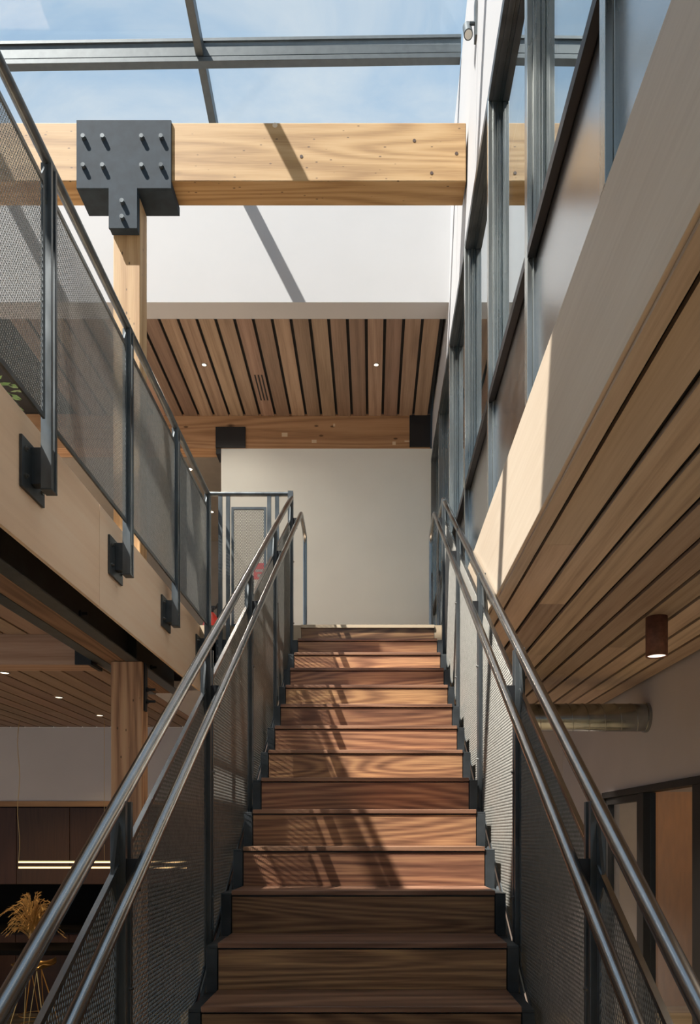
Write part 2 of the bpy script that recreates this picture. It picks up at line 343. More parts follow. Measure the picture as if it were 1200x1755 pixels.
struct('wall_front_added', 'unseen wall behind the viewer, added to cut light from the rear', 'wall', MB().box(-3.0, 2.3, -2.6, -2.5, GZ, FZ).box(-5, .8, -2.6, -2.5, FZ, 3.0), 'white')  # added out of view to cut the fill on the lower risers
mb = MB().box(2.15, 2.3, -2.5, 8.6, .385, SOF+.05).box(2.15, 2.3, 6.98, 8.6, GZ, .385)
struct('wall_right_lower', 'white wall with lilac-grey shade painted in, right of the stairs over the glazed partition', 'wall', mb, 'wall_low')
struct('wall_side_room', 'beige end wall of the room behind the glazed partition', 'wall', bx(2.3, 5, 9.0, 9.1, GZ, 1.4), 'beige')
struct('wall_side_room_outer', 'outer wall of the room behind the glazed partition', 'wall', bx(4.9, 5, -2.5, 9, GZ, 1.4), 'beige')
struct('ceiling_side_room', 'ceiling of the room behind the glazed partition', 'ceiling', bx(2.3, 5, -2.5, 9.1, SOF+.06, 1.41), 'beige')
rb = MB(); rb.box(-5.1, .84, -2.5, .86, Zs(.9)+.0, Zs(.9)+.25); struct('roof_front', 'opaque roof before the skylight', 'roof', rb, 'white')
rl = MB()
rl.prism([(.86, Zs(.86)), (6.4, Zs(6.4)), (6.4, Zs(6.4)+.2), (.86, Zs(.86)+.2)], 'x', -5.1, -4.2)
struct('roof_left', 'opaque roof left of the skylight', 'roof', rl, 'white')
struct('wall_above_right', 'parapet right of the skylight', 'wall', MB().prism([(-2.5, 4.1), (6.4, 4.1), (6.4, Zs(6.4)), (.86, Zs(.86)), (-2.5, Zs(.86))], 'x', .86, 1.0), 'white')

# ---- skylight (window_2)
sk = struct('window_2', 'pitched glass skylight with dark aluminium bars', 'skylight')
def rafter(x0, x1):
    obj('rafter', MB().prism([(.9, Zs(.9)), (6.2, Zs(6.2)), (6.2, Zs(6.2)+.105), (.9, Zs(.9)+.105)], 'x', x0, x1), 'alu', sk, .003)
rafter(-1.308, -1.250); rafter(-3.26, -3.20)
bars = (1.92, 3.745, 5.568)
def tb2(x0, x1, y0, y1, z0, z1):     # the crossbars fall slightly towards the left
    f = lambda x: .0150*(x+1.0)
    return MB().prism([(x0, z0+f(x0)), (x1, z0+f(x1)), (x1, z1+f(x1)), (x0, z1+f(x0))], 'y', y0, y1)
for d in bars:
    b = obj('crossbar', tb2(-4.2, .66, d+.003, d+.055, Zs(d)+.012, Zs(d)+.112), 'alu', sk, .003)
    obj('glazing_cap', tb2(-4.2, .66, d-.008, d+.06, Zs(d)+.113, Zs(d)+.135), 'alu', b)
    obj('lower_tube', tb2(-4.2, .655, d-.012, d+.045, Zs(d)-.042, Zs(d)-.006), 'alu', b, .003)
    obj('gasket', tb2(-4.2, .655, d+.008, d+.04, Zs(d)-.006, Zs(d)+.012), 'dark', b)
ds = (.9,)+bars+(6.2,)
for (a, b) in zip(ds, ds[1:]):
    for x0, x1 in ((-4.2, -3.262), (-3.198, -1.31), (-1.248, .65)):
        obj('glass_pane', MB().prism([(a+.06, Zs(a+.06)+.09), (b, Zs(b)+.09), (b, Zs(b)+.098), (a+.06, Zs(a+.06)+.098)], 'x', x0, x1), 'sky_glass', sk)
obj('curb', bx(-4.2, .66, .86, .96, Zs(.9)-.03, Zs(.9)+.14), 'alu', sk)

# ---- glazed wall on the right (window_1)
gw = struct('window_1', 'steel-framed interior glazed wall above the right fascia', 'glazed wall')
XG = .672; XP = .650; HZ = 3.94; TZ = 2.293
stations = [-2.0, -1.0, 0.0, 1.0, 1.99, 2.99, 3.985, 4.99, 5.99, 6.95, 7.86]
for i, d in enumerate(stations):
    # stepped mullion profile: cap, body, bead
    mb = MB().box(GX, GX+.022, d, d+.05, FZ+.002, HZ-.001).box(GX+.022, GX+.036, d-.010, d+.06, FZ+.002, HZ-.001).box(GX+.036, XG-.001, d-.002, d+.052, FZ+.002, HZ-.001)
    obj('mullion', mb, 'mull', gw, .0015)
for a, b in zip(stations, stations[1:]):
    a2 = a+.052; b2 = b-.003
    h = MB().box(GX, GX+.022, a2, b2, HZ-.05, HZ).box(GX+.022, GX+.036, a2+.01, b2-.009, HZ-.06, HZ).box(GX+.036, XG-.001, a2, b2, HZ-.052, HZ)
    obj('head_rail', h, 'steel', gw)
    tm = MB().box(GX, GX+.03, a2, b2, TZ, TZ+.045).box(GX+.03, XG-.001, a2, b2, TZ+.008, TZ+.038)
    obj('transom', tm, 'black', gw, .001)
    obj('glass_pane', bx(XG, XG+.006, a2-.02, b2+.02, TZ+.02, HZ-.03), 'wall_glass', gw)
    pn = obj('steel_panel', bx(XP, XP+.004, a2-.02, b2+.02, FZ+.002, TZ+.01), 'panel', gw)
obj('head_channel', bx(GX, .80, -2.0, 7.89, HZ, HZ+.004), 'black', gw)
obj('sill_backing', bx(XP+.03, XP+.05, -2.0, 7.9, FZ+.002, TZ+.02), 'dark', gw)

# ---- glazed partition, lower right (window_3)
gp = struct('window_3', 'black-framed glazed partition in the lower right wall', 'glazed partition')
PX = 2.15
obj('head_frame', bx(PX-.02, PX+.08, -2.0, 6.97, .33, .384), 'black', gp, .003)
for d, wd in ((6.915, .055), (5.90, .13), (4.86, .14), (3.8, .13), (2.7, .13), (1.6, .13), (.4, .13)):
    obj('jamb', bx(PX-.02, PX+.08, d, d+wd, GZ, .329), 'black', gp, .003)
for a, b in ((6.04, 6.90), (5.01, 5.89), (3.94, 4.85), (2.84, 3.79), (1.74, 2.69), (.54, 1.59)):
    obj('glass_pane', bx(PX+.03, PX+.038, a, b, GZ+.02, .32), 'clear', gp)
for a, b in ((6.04, 6.90),):
    obj('inner_frame', MB().box(PX, PX+.05, a, a+.06, GZ, .325).box(PX, PX+.05, b-.05, b, GZ, .325).box(PX, PX+.05, a+.06, b-.05, .27, .325), 'black', gp)
oc = obj('storage_cabinet', bx(3.27, 4.85, 8.80, 8.99, GZ, .50), 'orange', bevel=.004)
tag(oc, 'orange-brown veneered cupboard seen through the lower right glazed partition', 'cupboard')

# ================================================================== stairs
st = thing('staircase', 'straight flight of smoked oak treads and risers on folded black steel', 'staircase', (CX, .6, GZ))
NT = 20
for k in range(NT):
    d = D1+(k-7)*RUN; z = GZ+(k+1)*RISE
    zr0 = z-RISE+.001; riser_y = d+.006
    obj('riser', bx(CX-HW+.002, CX+HW-.002, riser_y, riser_y+.016, zr0, z-.027), 'oak', st)
    obj('tread', bx(CX-HW, CX+HW, d, d+RUN+.014, z-.020, z), 'oakt', st, .002)
# last riser up to the landing
obj('riser', bx(CX-HW+.002, CX+HW-.002, TOPD+.0005, TOPD+.018, FZ-RISE+.001, FZ-.024), 'oak', st)
# folded steel pan: zigzag plate wider than the wood
def zig(x0, x1):
    prof = []
    for k in range(NT):
        d = D1+(k-7)*RUN+.0235; z = GZ+(k+1)*RISE-.022
        prof += [(d, z-RISE+(.0 if k else .02)), (d, z)]
    prof.append((D1+13*RUN-.002, GZ+NT*RISE-.022))
    top = prof; bot = [(y+.03, z-.035) for y, z in prof][::-1]
    bot = [(min(y, TOPD-.002), max(z, GZ+.001)) for y, z in bot]
    mb = MB(); n = len(top)
    pts = top+bot
    vs = [(x0, y, z) for y, z in pts]+[(x1, y, z) for y, z in pts]; m = len(pts)
    fs = []
    for i in range(n-1):
        a, b = i, i+1; c, e_ = m-1-i, m-2-i
        fs += [(a, b, e_, c), (a+m, c+m, e_+m, b+m), (a, a+m, b+m, b), (c, e_, e_+m, c+m)]
    fs += [(0, m-1, 2*m-1, m), (n-1, n-1+m, n+m, n)]
    return mb.add(vs, fs)
obj('folded_steel_pan', zig(CX-.594, CX+.594), 'steel', st)
# upstand cheeks at each step end (front face of the steel beside every riser)
def cheek(side):
    mb = MB()
    for k in range(NT):
        d = D1+(k-7)*RUN; z = GZ+(k+1)*RISE
        xa = CX+side*(HW+.003); xb = CX+side*.594
        mb.box(xa, xb, d+.006, d+.040, z-RISE-.018+.0, z-.022)
        mb.box(xa, xb, d+.006, d+RUN+.006, z-.022, z-.012)
    return mb
for s_ in (-1, 1):
    obj('step_cheek', cheek(s_), 'steel', st, .0015)
    x = CX+s_*.600; x2 = CX+s_*.612
    d0 = .62; d1_ = TOPD-.01
    obj('stringer', MB().prism([(d0, GZ+.001), (d1_, nos(d1_)-.20), (d1_, nos(d1_)-.42), (d0+.42, GZ+.001)], 'x', x, x2), 'steel', st)

# ================================================================== balustrades
def strand_mesh(u0, u1, lo, hi, slope, x, cw=.0125, ch=.027, t=.0016, along='y', base=0):
    """expanded metal: staggered lattice of diamonds, each strand a three-sided bar; (u,v) -> world"""
    mb = MB(); nodes = {}
    w2, h2 = cw/2, ch/2
    I = int((u1-u0)/w2); 
    def ok(i, j):
        u = u0+i*w2; v = lo+j*h2
        return 0 <= i <= I and lo-1e-6 <= v-slope*(u-u0) <= hi
    tot = hi-lo+abs(slope)*(u1-u0)
    J = int(tot/h2)+2
    vs = []; fs = []; sgn = 1
    def W(u, v, n): return (x+n, u, v) if along == 'y' else (u, x+n, v)
    L = math.hypot(w2, h2)
    for i in range(0, I):
        for j in range(0, J):
            if (i+j) % 2: continue
            for dj in (1, -1):
                if not (ok(i, j) and ok(i+1, j+dj)): continue
                ua, va = u0+i*w2, base+lo+j*h2; ub, vb = ua+w2, va+dj*h2
                nx, ny = -(vb-va)/L*t, (ub-ua)/L*t
                if ny < 0: nx, ny = -nx, -ny
                # tilted strand section
                sec = [(nx, ny, .0011), (-nx, -ny, -.0001), (nx*.1, ny*.1, -.0011)]
                o = len(vs)
                for (uu, vv) in ((ua, va), (ub, vb)):
                    for a, b, c in sec: vs.append(W(uu+a, vv+b, c))
                fs += [(o, o+1, o+4, o+3), (o+1, o+2, o+5, o+4), (o+2, o, o+3, o+5)]
    return mb.add(vs, fs)
def frame_y(mb, x, y0, y1, zb0, zb1, zt0, zt1, wdt=.02, th=.005):
    """flat-bar frame in the plane x=const, corners (y0: zb0..zt0), (y1: zb1..zt1)"""
    def quad(p): mb.prism(p, 'x', x-th, x+th)
    s0 = (zb1-zb0)/(y1-y0); s1 = (zt1-zt0)/(y1-y0)
    quad([(y0, zb0), (y1, zb1), (y1, zb1+wdt), (y0, zb0+wdt)])
    quad([(y0, zt0-wdt), (y1, zt1-wdt), (y1, zt1), (y0, zt0)])
    quad([(y0, zb0+wdt), (y0+wdt, zb0+wdt+s0*wdt), (y0+wdt, zt0-wdt+s1*wdt), (y0, zt0-wdt)])
    quad([(y1-wdt, zb1+wdt-s0*wdt), (y1, zb1+wdt), (y1, zt1-wdt), (y1-wdt, zt1-wdt-s1*wdt)])
    return mb
def post_pair(x, d, z0, z1, hx=.022):
    return MB().box(x-hx, x+hx, d, d+.017, z0, z1).box(x-hx, x+hx, d+.044, d+.061, z0, z1)
def add_bolts(parent, pts, axis, r=.009, l=.014, mat='bolt'):
    for (x, y, z) in pts:
        e_ = Vector(axis)*l
        mb = MB().tube([(x, y, z), (x+e_.x*.45, y+e_.y*.45, z+e_.z*.45)], r*1.25, 6, True, False)
        mb.tube([(x+e_.x*.4, y+e_.y*.4, z+e_.z*.4), (x+e_.x, y+e_.y, z+e_.z)], r*.6, 8)
        obj('bolt', mb, mat, parent)

# -- left balcony balustrade with the short return at the stair head
bg_ = thing('balustrade', 'steel and expanded-mesh balustrade of the upper walkway, clamped to the left plywood fascia', 'railing', (LX, 3, SOF))
BX = -1.347; RZ = 2.79
obj('top_rail', MB().tube([(BX, -2.4, RZ), (BX, 6.16, RZ)], .021).tube([(BX, 6.16, RZ), (-.664, 6.16, RZ)], .019), 'post', bg_)
bp = [0.02, 1.045, 2.07, 3.10, 4.115, 5.125, 6.12]
plate0 = None
for d in bp:
    p = obj('post', post_pair(BX, d, 1.43, RZ-.015), 'post', bg_, .001)
    obj('end_cap', bx(BX-.023, BX+.023, d-.001, d+.059, 1.424, 1.4305), 'steel', p)
    obj('spacer', MB().box(BX-.018, BX+.018, d+.0175, d+.0435, 1.431, 1.60), 'steel', p)
    obj('gusset', MB().prism([(d-.05, 2.683), (d-.0005, 2.60), (d-.0005, RZ-.02)], 'x', BX-.004, BX+.004), 'post', p)
    m = obj('mounting_plate', bx(LX+.0005, LX+.0125, d-.075, d+.135, 1.405, 1.615), 'steel', bg_, .001)
    obj('bracket_web', bx(LX+.013, BX-.0225, d+.005, d+.053, 1.45, 1.60), 'steel', m)
    add_bolts(m, [(LX+.0125, d-.045, 1.46), (LX+.0125, d-.045, 1.57), (LX+.0125, d+.105, 1.46), (LX+.0125, d+.105, 1.57)], (1, 0, 0))
pb, pt = 1.705, 2.683
def infill(parent, mesh_src, dy, dz, dx=0):
    pass
m0 = None
for a, b in zip(bp, bp[1:]):
    y0, y1 = a+.067, a+.067+.945
    if b == bp[-1]: y1 = y0+.922
    mb = MB(); frame_y(mb, BX, y0, y1, pb, pb, pt, pt)
    fr = obj('mesh_panel', mb, 'post', bg_, loc=(BX, y0, pb))
    if m0 is None:
        m0 = obj('expanded_mesh', strand_mesh(y0+.012, y0+.933, pb+.012, pt-.012, 0, BX), 'mesh', fr); m0['kind'] = 'stuff'
    elif b == bp[-1]:
        o = obj('expanded_mesh', strand_mesh(y0+.012, y1-.012, pb+.012, pt-.012, 0, BX), 'mesh', fr); o['kind'] = 'stuff'
    else:
        o = m0.copy(); COL.objects.link(o); o.parent = fr
# return across the landing edge, facing the viewer
RY = 6.16
for x in (-1.245, -1.182, -.845, -.780):
    p = obj('baluster', bx(x-.016, x+.016, RY-.012, RY+.012, 1.44, RZ-.015), 'post', bg_, .001)
obj('corner_post', bx(-.690, -.648, RY-.022, RY+.022, 1.40, RZ+.02), 'post', bg_, .001)
for xc in (-1.213, -.812):
    m = obj('mounting_plate', bx(xc-.075, xc+.075, TOPD-.0115, TOPD-.0005, FZ-.30, FZ-.12), 'steel', bg_)
    add_bolts(m, [(xc-.055, TOPD-.012, FZ-.17), (xc+.055, TOPD-.012, FZ-.17), (xc-.055, TOPD-.012, FZ-.26), (xc+.055, TOPD-.012, FZ-.26)], (0, -1, 0))
mb = MB(); x0, x1 = -1.155, -.868
for q in ((x0, x1, pb, pb+.02), (x0, x1, pt-.02, pt), (x0, x0+.02, pb+.02, pt-.02), (x1-.02, x1, pb+.02, pt-.02)):
    mb.box(q[0], q[1], RY-.007, RY+.007, q[2], q[3])
fr = obj('mesh_panel', mb, 'post', bg_)
o = obj('expanded_mesh', strand_mesh(x0+.012, x1-.012, pb+.012, pt-.012, 0, RY, along='x'), 'mesh', fr); o['kind'] = 'stuff'

# -- stair balustrades
sp = [6.105-1.03*k for k in range(6)]           # post stations
def stair_guard(side, label):
    t = thing('stair_balustrade', label, 'railing', (CX+side*.63, .6, GZ))
    gx = CX+side*.6255; hx = CX+side*.558
    hz = 1.057                                    # top rail over nosing line
    def rz(d): return nos(d)+hz
    obj('top_rail', MB().tube([(gx, .55, rz(.55)), (gx, 6.155 if side < 0 else 6.19, rz(6.16))], .0195), 'rail', t)
    if side > 0:
        obj('rail_return', MB().tube([(gx, 6.19, rz(6.165)), (gx, 6.62, rz(6.165)), (gx, 6.66, rz(6.165)-.03), (gx, 6.66, FZ+.002)], .017), 'rail', t)
    # inner handrail: rises with the stairs, levels out, drops to the landing
    h2 = .905; zt = nos(6.28)+h2-.03
    hr = obj('handrail', MB().tube([(hx, .5, nos(.5)+h2), (hx, 6.24, nos(6.24)+h2), (hx, 6.28, zt+.028), (hx, 6.34, zt+.022), (hx, 6.58, zt+.0), (hx, 6.64, zt-.02), (hx, 6.66, zt-.08), (hx, 6.66, FZ+.002)], .0175), 'rail', t)
    first = None
    for k, d in enumerate(sp):
        zb = nos(d)-.33
        if k == 0 and side < 0: zb = FZ-.30
        p = obj('post', post_pair(gx, d-.03, zb, rz(d)-.012, .020), 'post', t, .001)
        obj('end_plate', bx(gx-.02, gx+.02, d-.0125, d+.0135, zb, zb+.25), 'steel', p)
        obj('shoulder', MB().prism([(d-.085, nos(d-.085)+.88), (d-.031, nos(d)+.75), (d-.031, nos(d)+.99)], 'x', gx-.004, gx+.004), 'post', p)
        b0 = hx+side*.012; b1 = gx-side*.0205
        obj('handrail_bracket', MB().prism([(b0, nos(d)+h2-.01), (b1, nos(d)+h2-.01), (b1, nos(d)+h2-.115), (b0, nos(d)+h2-.095)], 'y', d-.028, d-.018), 'black', p)
        add_bolts(p, [(gx-side*.0205, d-.0, nos(d)+v) for v in (.05, .55)], (-side, 0, 0), .006, .010)
    sec = None
    for k in range(len(sp)):
        d0, d1 = sp[k]-1.03+.035, sp[k]-.037
        if k == len(sp)-1: break
        lo, hi = -.20, .900
        mb = MB(); frame_y(mb, gx, d0, d1, nos(d0)+lo, nos(d1)+lo, nos(d0)+hi, nos(d1)+hi, .018)
        fr = obj('mesh_panel', mb, 'post', t, loc=(gx, d0, nos(d0)))
        # lighter edge lip on the sloping top bar
        obj('top_bar', MB().prism([(d0, nos(d0)+hi), (d1, nos(d1)+hi), (d1, nos(d1)+hi+.004), (d0, nos(d0)+hi+.004)], 'x', gx-.007, gx+.007), 'rail', fr)
        if stair_guard.mesh is None:
            o = obj('expanded_mesh', strand_mesh(d0+.012, d1-.012, nos(d0)+lo+.014, nos(d0)+hi-.012, SLOPE, gx), 'mesh', fr)
            stair_guard.mesh = o
        else:
            o = stair_guard.mesh.copy(); COL.objects.link(o); o.parent = fr
        o['kind'] = 'stuff'
    return t
stair_guard.mesh = None
stair_guard(-1, 'left-hand stair balustrade of steel tube rails and expanded mesh, joined to the walkway railing')
stair_guard(1, 'right-hand stair balustrade of steel tube rails and expanded mesh, below the glazed wall')

# ================================================================== timber and steel frame
bm = tag(obj('timber_beam', bx(-4.9, .624, 4.985, 5.18, 4.335, 4.725), 'fir', bevel=.006), 'big sunlit knotty fir beam spanning under the skylight', 'beam')
obj('plug', MB().tube([(-.645, 4.982, 4.705), (-.645, 4.986, 4.705)], .017, 12), 'plyx', bm)
for x, z in ((.28, 4.605), (-.47, 4.50), (.395, 4.39), (.56, 4.52)):
    obj('knot', MB().tube([(x, 4.983, z), (x, 4.9845, z)], .011, 10), 'walnut', bm)
ob = obj('timber_column', bx(-1.737, -1.556, 5.035, 5.19, FZ, 4.268), 'firz', bevel=.006); tag(ob, 'pale square fir column behind the left balustrade, carrying the big beam', 'column')
br = thing('steel_bracket', 'slate T-shaped steel saddle bolting the big beam to its column', 'bracket', (-1.65, 5, 4.1))
fp = MB().prism([(-1.958, 4.276), (-1.745, 4.276), (-1.745, 4.012), (-1.556, 4.012), (-1.556, 4.276), (-1.331, 4.276), (-1.331, 4.728), (-1.958, 4.728)], 'y', 4.970, 4.984)
obj('face_plate', fp, 'plate', br, .0015)
obj('saddle', MB().box(-1.958, -1.331, 4.985, 5.195, 4.276, 4.333), 'plate', br, .001)
obj('stem_block', bx(-1.742, -1.559, 4.9845, 5.034, 4.016, 4.275), 'plate', br)
for _p in ([(x, 4.970, z) for x in (-1.908, -1.78, -1.522, -1.394) for z in (4.606, 4.415)]+[(-1.652, 4.970, 4.18), (-1.652, 4.970, 4.075)]):
    obj('bolt', MB().tube([_p, (_p[0], 4.957, _p[2])], .0175, 6, True, False).tube([(_p[0], 4.957, _p[2]), (_p[0], 4.947, _p[2])], .014, 12), 'post', br)
ob = obj('ceiling_beam', bx(-5, .612, 7.892, 8.08, 4.057, 4.42), 'firdk', bevel=.004); tag(ob, 'patched brown fir beam over the wall at the stair head', 'beam')
for x, z, w_, h_ in ((-.61, 4.13, .05, .03), (-.92, 4.20, .06, .04), (-.40, 4.30, .02, .03), (.23, 4.11, .035, .035), (.38, 4.13, .08, .015)):
    obj('patch', bx(x-w_/2, x+w_/2, 7.8895, 7.892, z-h_/2, z+h_/2), 'plyx', ob)
sb = thing('beam_shoe', 'black steel shoe at the left corner of the pale landing wall', 'bracket', (-1.5, 7.9, 4.06))
obj('plate', MB().box(-1.642, -1.33, 7.872, 7.889, 4.058, 4.272).box(-1.642, -1.589, 7.89, 8.08, 4.0, 4.0565), 'black', sb)
sb = thing('beam_shoe', 'black steel shoe where the patched beam meets the glazed wall', 'bracket', (.5, 7.9, 4.06))
obj('plate', bx(.392, .612, 7.872, 7.889, 4.066, 4.40), 'black', sb)
# lower left: girder between two steel channels, column, cross beam
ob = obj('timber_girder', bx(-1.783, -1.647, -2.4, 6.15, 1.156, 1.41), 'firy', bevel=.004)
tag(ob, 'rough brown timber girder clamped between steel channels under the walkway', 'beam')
def channel(s_, x_web, label):
    t = thing('steel_channel', label, 'steel beam', (x_web, 3, 1.154))
    obj('web', bx(x_web, x_web+s_*.010, -2.4, 6.20, 1.165, 1.405), 'steel', t)
    obj('lower_flange', bx(x_web, x_web+s_*.082, -2.4, 6.20, 1.154, 1.1645), 'post', t, .002)
    obj('upper_flange', bx(x_web, x_web+s_*.082, -2.4, 6.20, 1.406, 1.4155), 'steel', t)
    for d in (.9, 2.05, 3.10, 4.20, 5.55):
        obj('bolt', MB().tube([(x_web+s_*.010, d, 1.235), (x_web+s_*.022, d, 1.235)], .018, 6, True, False).tube([(x_web+s_*.022, d, 1.235), (x_web+s_*.055, d, 1.235)], .009, 8), 'steel', t)
    obj('stiffener', bx(x_web+s_*.011, x_web+s_*.07, 5.02, 5.03, 1.1655, 1.405), 'steel', t)
channel(1, -1.646, 'black steel channel on the stair side of the rough girder, under the left fascia')
channel(-1, -1.784, 'black steel channel on the far side of the rough girder')
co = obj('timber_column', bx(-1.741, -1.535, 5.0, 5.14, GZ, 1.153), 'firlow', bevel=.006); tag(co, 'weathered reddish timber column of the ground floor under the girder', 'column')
sp_ = thing('bolted_strap', 'black bolted steel strap at the top right of the weathered column', 'bracket', (-1.53, 5.07, 1))
obj('plate', bx(-1.5345, -1.522, 5.035, 5.085, .83, 1.15), 'black', sp_)
for z in (.975, .895):
    obj('bolt', MB().tube([(-1.522, 5.06, z), (-1.508, 5.06, z)], .016, 6, True, False).tube([(-1.508, 5.06, z), (-1.462, 5.06, z)], .009, 8), 'black', sp_)
cb = obj('cross_beam', bx(-6.4, -1.895, 5.005, 5.19, 1.130, 1.41), 'firpink', bevel=.004); tag(cb, 'pinkish fir cross beam meeting the girder left of the weathered column', 'beam')
jh = obj('joist_hanger', MB().box(-1.975, -1.868, 4.985, 5.003, 1.128, 1.27).box(-1.893, -1.868, 5.003, 5.2, 1.128, 1.15), 'black'); tag(jh, 'black joist hanger on the end of the pinkish cross beam', 'bracket')

# ================================================================== fittings
ws = thing('wall_spotlight', 'dark cylinder spotlight on the white wall beside the skylight', 'lamp', (.64, 4.62, 5))
obj('back_plate', bx(.632, .645, 4.60, 4.66, 4.90, 5.14), 'alu', ws)
obj('arm', MB().tube([(.633, 4.63, 5.0), (.60, 4.63, 5.0)], .011, 10), 'alu', ws)
a = Vector((.592, 4.68, 5.03)); dr = Vector((-.0, -.55, -1)).normalized()
e1 = a+dr*.125
obj('lamp_body', MB().tube([tuple(a), tuple(e1)], .028, 20), 'alu', ws)
obj('lens', MB().tube([tuple(e1), tuple(e1+dr*.002)], .0225, 18), 'lens', ws)

def downlight(x, d, z, label, group, mat='lamp', r=.027):
    t = thing('downlight', label, 'lamp', (x, d, z), group)
    obj('trim_ring', MB().lathe(x, d, [(r, z-.001), (r, z-.004), (r*1.35, z-.003), (r*1.35, z+.0)]), 'bolt', t)
    obj('lamp_disc', MB().lathe(x, d, [(r*.98, z-.0015), (r*.3, z-.0012), (.0005, z-.0012)]), mat, t)
downlight(-288*4.394/805, 4.394*1287/805, 4.394, 'recessed round downlight left of the slotted vent in the landing ceiling', 'landing ceiling downlights', r=.02)
downlight(7*4.394/805, 4.394*1287/805, 4.394, 'recessed round downlight right of the slotted vent in the landing ceiling', 'landing ceiling downlights', r=.02)
for (px, py, lb) in ((8, 1153, 'flush downlight nearest the cross beam in the lower left ceiling'), (101, 1195, 'middle flush downlight of three in the lower left ceiling'), (171, 1226, 'farthest flush downlight in the lower left ceiling')):
    d = 1.202*1287/(1430-py); downlight((px-638)*d/1287, d, 1.202, lb, 'lower left downlights', 'lamp', .03)
for px, py, lb in ((362, 877, 'far warm downlight in the upper corridor ceiling'), (325, 804, 'near warm downlight in the upper corridor ceiling')):
    d = 4.06*1287/(1430-py); downlight((px-638)*d/1287, d, 4.06, lb, 'corridor downlights', 'lamp', .03)
vt = thing('slot_vent', 'three dark slots of an air vent cut in the landing ceiling slats', 'vent', (-1.15, 7.3, 4.39))
for dx in (0, .0325, .065):
    xa = -1.122+dx
    obj('slot', bx(xa-.007, xa+.007, 7.18, 7.60, 4.3915, 4.3935), 'dark', vt)
cl = thing('can_light', 'rust-brown cylinder ceiling light hanging under the right soffit', 'lamp', (1.565, 4.13, .98))
obj('body', MB().lathe(1.565, 4.13, [(.001, 1.194), (.058, 1.194), (.058, .978), (.050, .978), (.050, 1.0)], 32), 'rust', cl)
obj('lens', MB().lathe(1.565, 4.13, [(.049, .984), (.001, .984)], 24), 'lampw', cl)
# spiral duct
dt = thing('spiral_duct', 'galvanised spiral ventilation duct running into the lower right wall', 'duct', (1.7, 5.9, .91))
obj('duct_body', MB().tube([(.2, 5.87, .912), (2.148, 5.87, .912)], .108, 36), 'galv', dt)
mb = MB(); pts = []
for i in range(0, 20*14+1):
    th = i/20*2*math.pi; pts.append((.35+i/20*.125, 5.87+.1085*math.cos(th), .912+.1085*math.sin(th)))
obj('spiral_seam', mb.tube(pts, .0035, 5), 'galv', dt)
obj('wall_collar', MB().tube([(2.125, 5.87, .912), (2.149, 5.87, .912)], .116, 36), 'galv', dt)
# landing extinguisher, sign, plant
fe = thing('fire_extinguisher', 'red fire extinguisher with black hose in the upper corridor, beyond the balustrade corner', 'extinguisher', (-1.60, 7.65, 1.76))
obj('cylinder', MB().lathe(-1.635, 7.65, [(.001, 1.80), (.085, 1.80), (.09, 1.83), (.09, 2.13), (.07, 2.20), (.03, 2.25), (.02, 2.26)]), 'red', fe)
obj('valve', MB().lathe(-1.635, 7.65, [(.02, 2.255), (.022, 2.30), (.001, 2.31)], 10).box(-1.66, -1.56, 7.64, 7.66, 2.30, 2.325).tube([(-1.61, 7.65, 2.29), (-1.57, 7.63, 2.34), (-1.57, 7.62, 2.2)], .009, 8), 'black', fe)
obj('wall_bracket', bx(-1.70, -1.57, 7.735, 7.75, 1.75, 2.15), 'black', fe)
obj('foot_stand', MB().box(-1.70, -1.57, 7.58, 7.74, FZ+.002, FZ+.012).box(-1.66, -1.60, 7.62, 7.69, FZ+.012, 1.80), 'black', fe)
sg = thing('wall_sign', 'small red and white notice on the landing wall, seen through the mesh', 'sign', (-1.19, 7.89, 2.77))
obj('plate', bx(-1.245, -1.125, 7.888, 7.8945, 2.68, 2.85), 'pink', sg)
obj('white_band', MB().box(-1.225, -1.145, 7.8865, 7.8878, 2.755, 2.785).box(-1.205, -1.165, 7.8865, 7.8878, 2.70, 2.735), 'white', sg)
pp = thing('potted_plant', 'leafy green plant in a grey pot at the far left of the upper walkway', 'plant', (-1.66, 3.17, FZ))
obj('pot', MB().lathe(-1.66, 3.17, [(.001, FZ+.002), (.07, FZ+.002), (.085, FZ+.10), (.075, FZ+.10), (.001, FZ+.085)]), 'pot', pp)
mb = MB()
for i in range(120):
    th = R.uniform(0, 6.28); rr = R.uniform(.02, .16); zz = FZ+.10+R.uniform(0, .17)*(1-rr*3)
    c = Vector((-1.66+rr*math.cos(th), 3.17+rr*math.sin(th), zz)); dv = Vector((math.cos(th), math.sin(th), R.uniform(-.8, .4))).normalized(); sv = Vector((-math.sin(th), math.cos(th), R.uniform(-.3, .3))).normalized()
    mb.add([tuple(c), tuple(c+dv*.02+sv*.012), tuple(c+dv*.05), tuple(c+dv*.02-sv*.012)], [(0, 1, 2, 3)])
for i in range(10):
    th = R.uniform(0, 6.28); mb.tube([(-1.66, 3.17, FZ+.08), (-1.66+.08*math.cos(th), 3.17+.08*math.sin(th), FZ+.22)], .002, 5)
o = obj('foliage', mb, 'leaf', pp); o['kind'] = 'stuff'

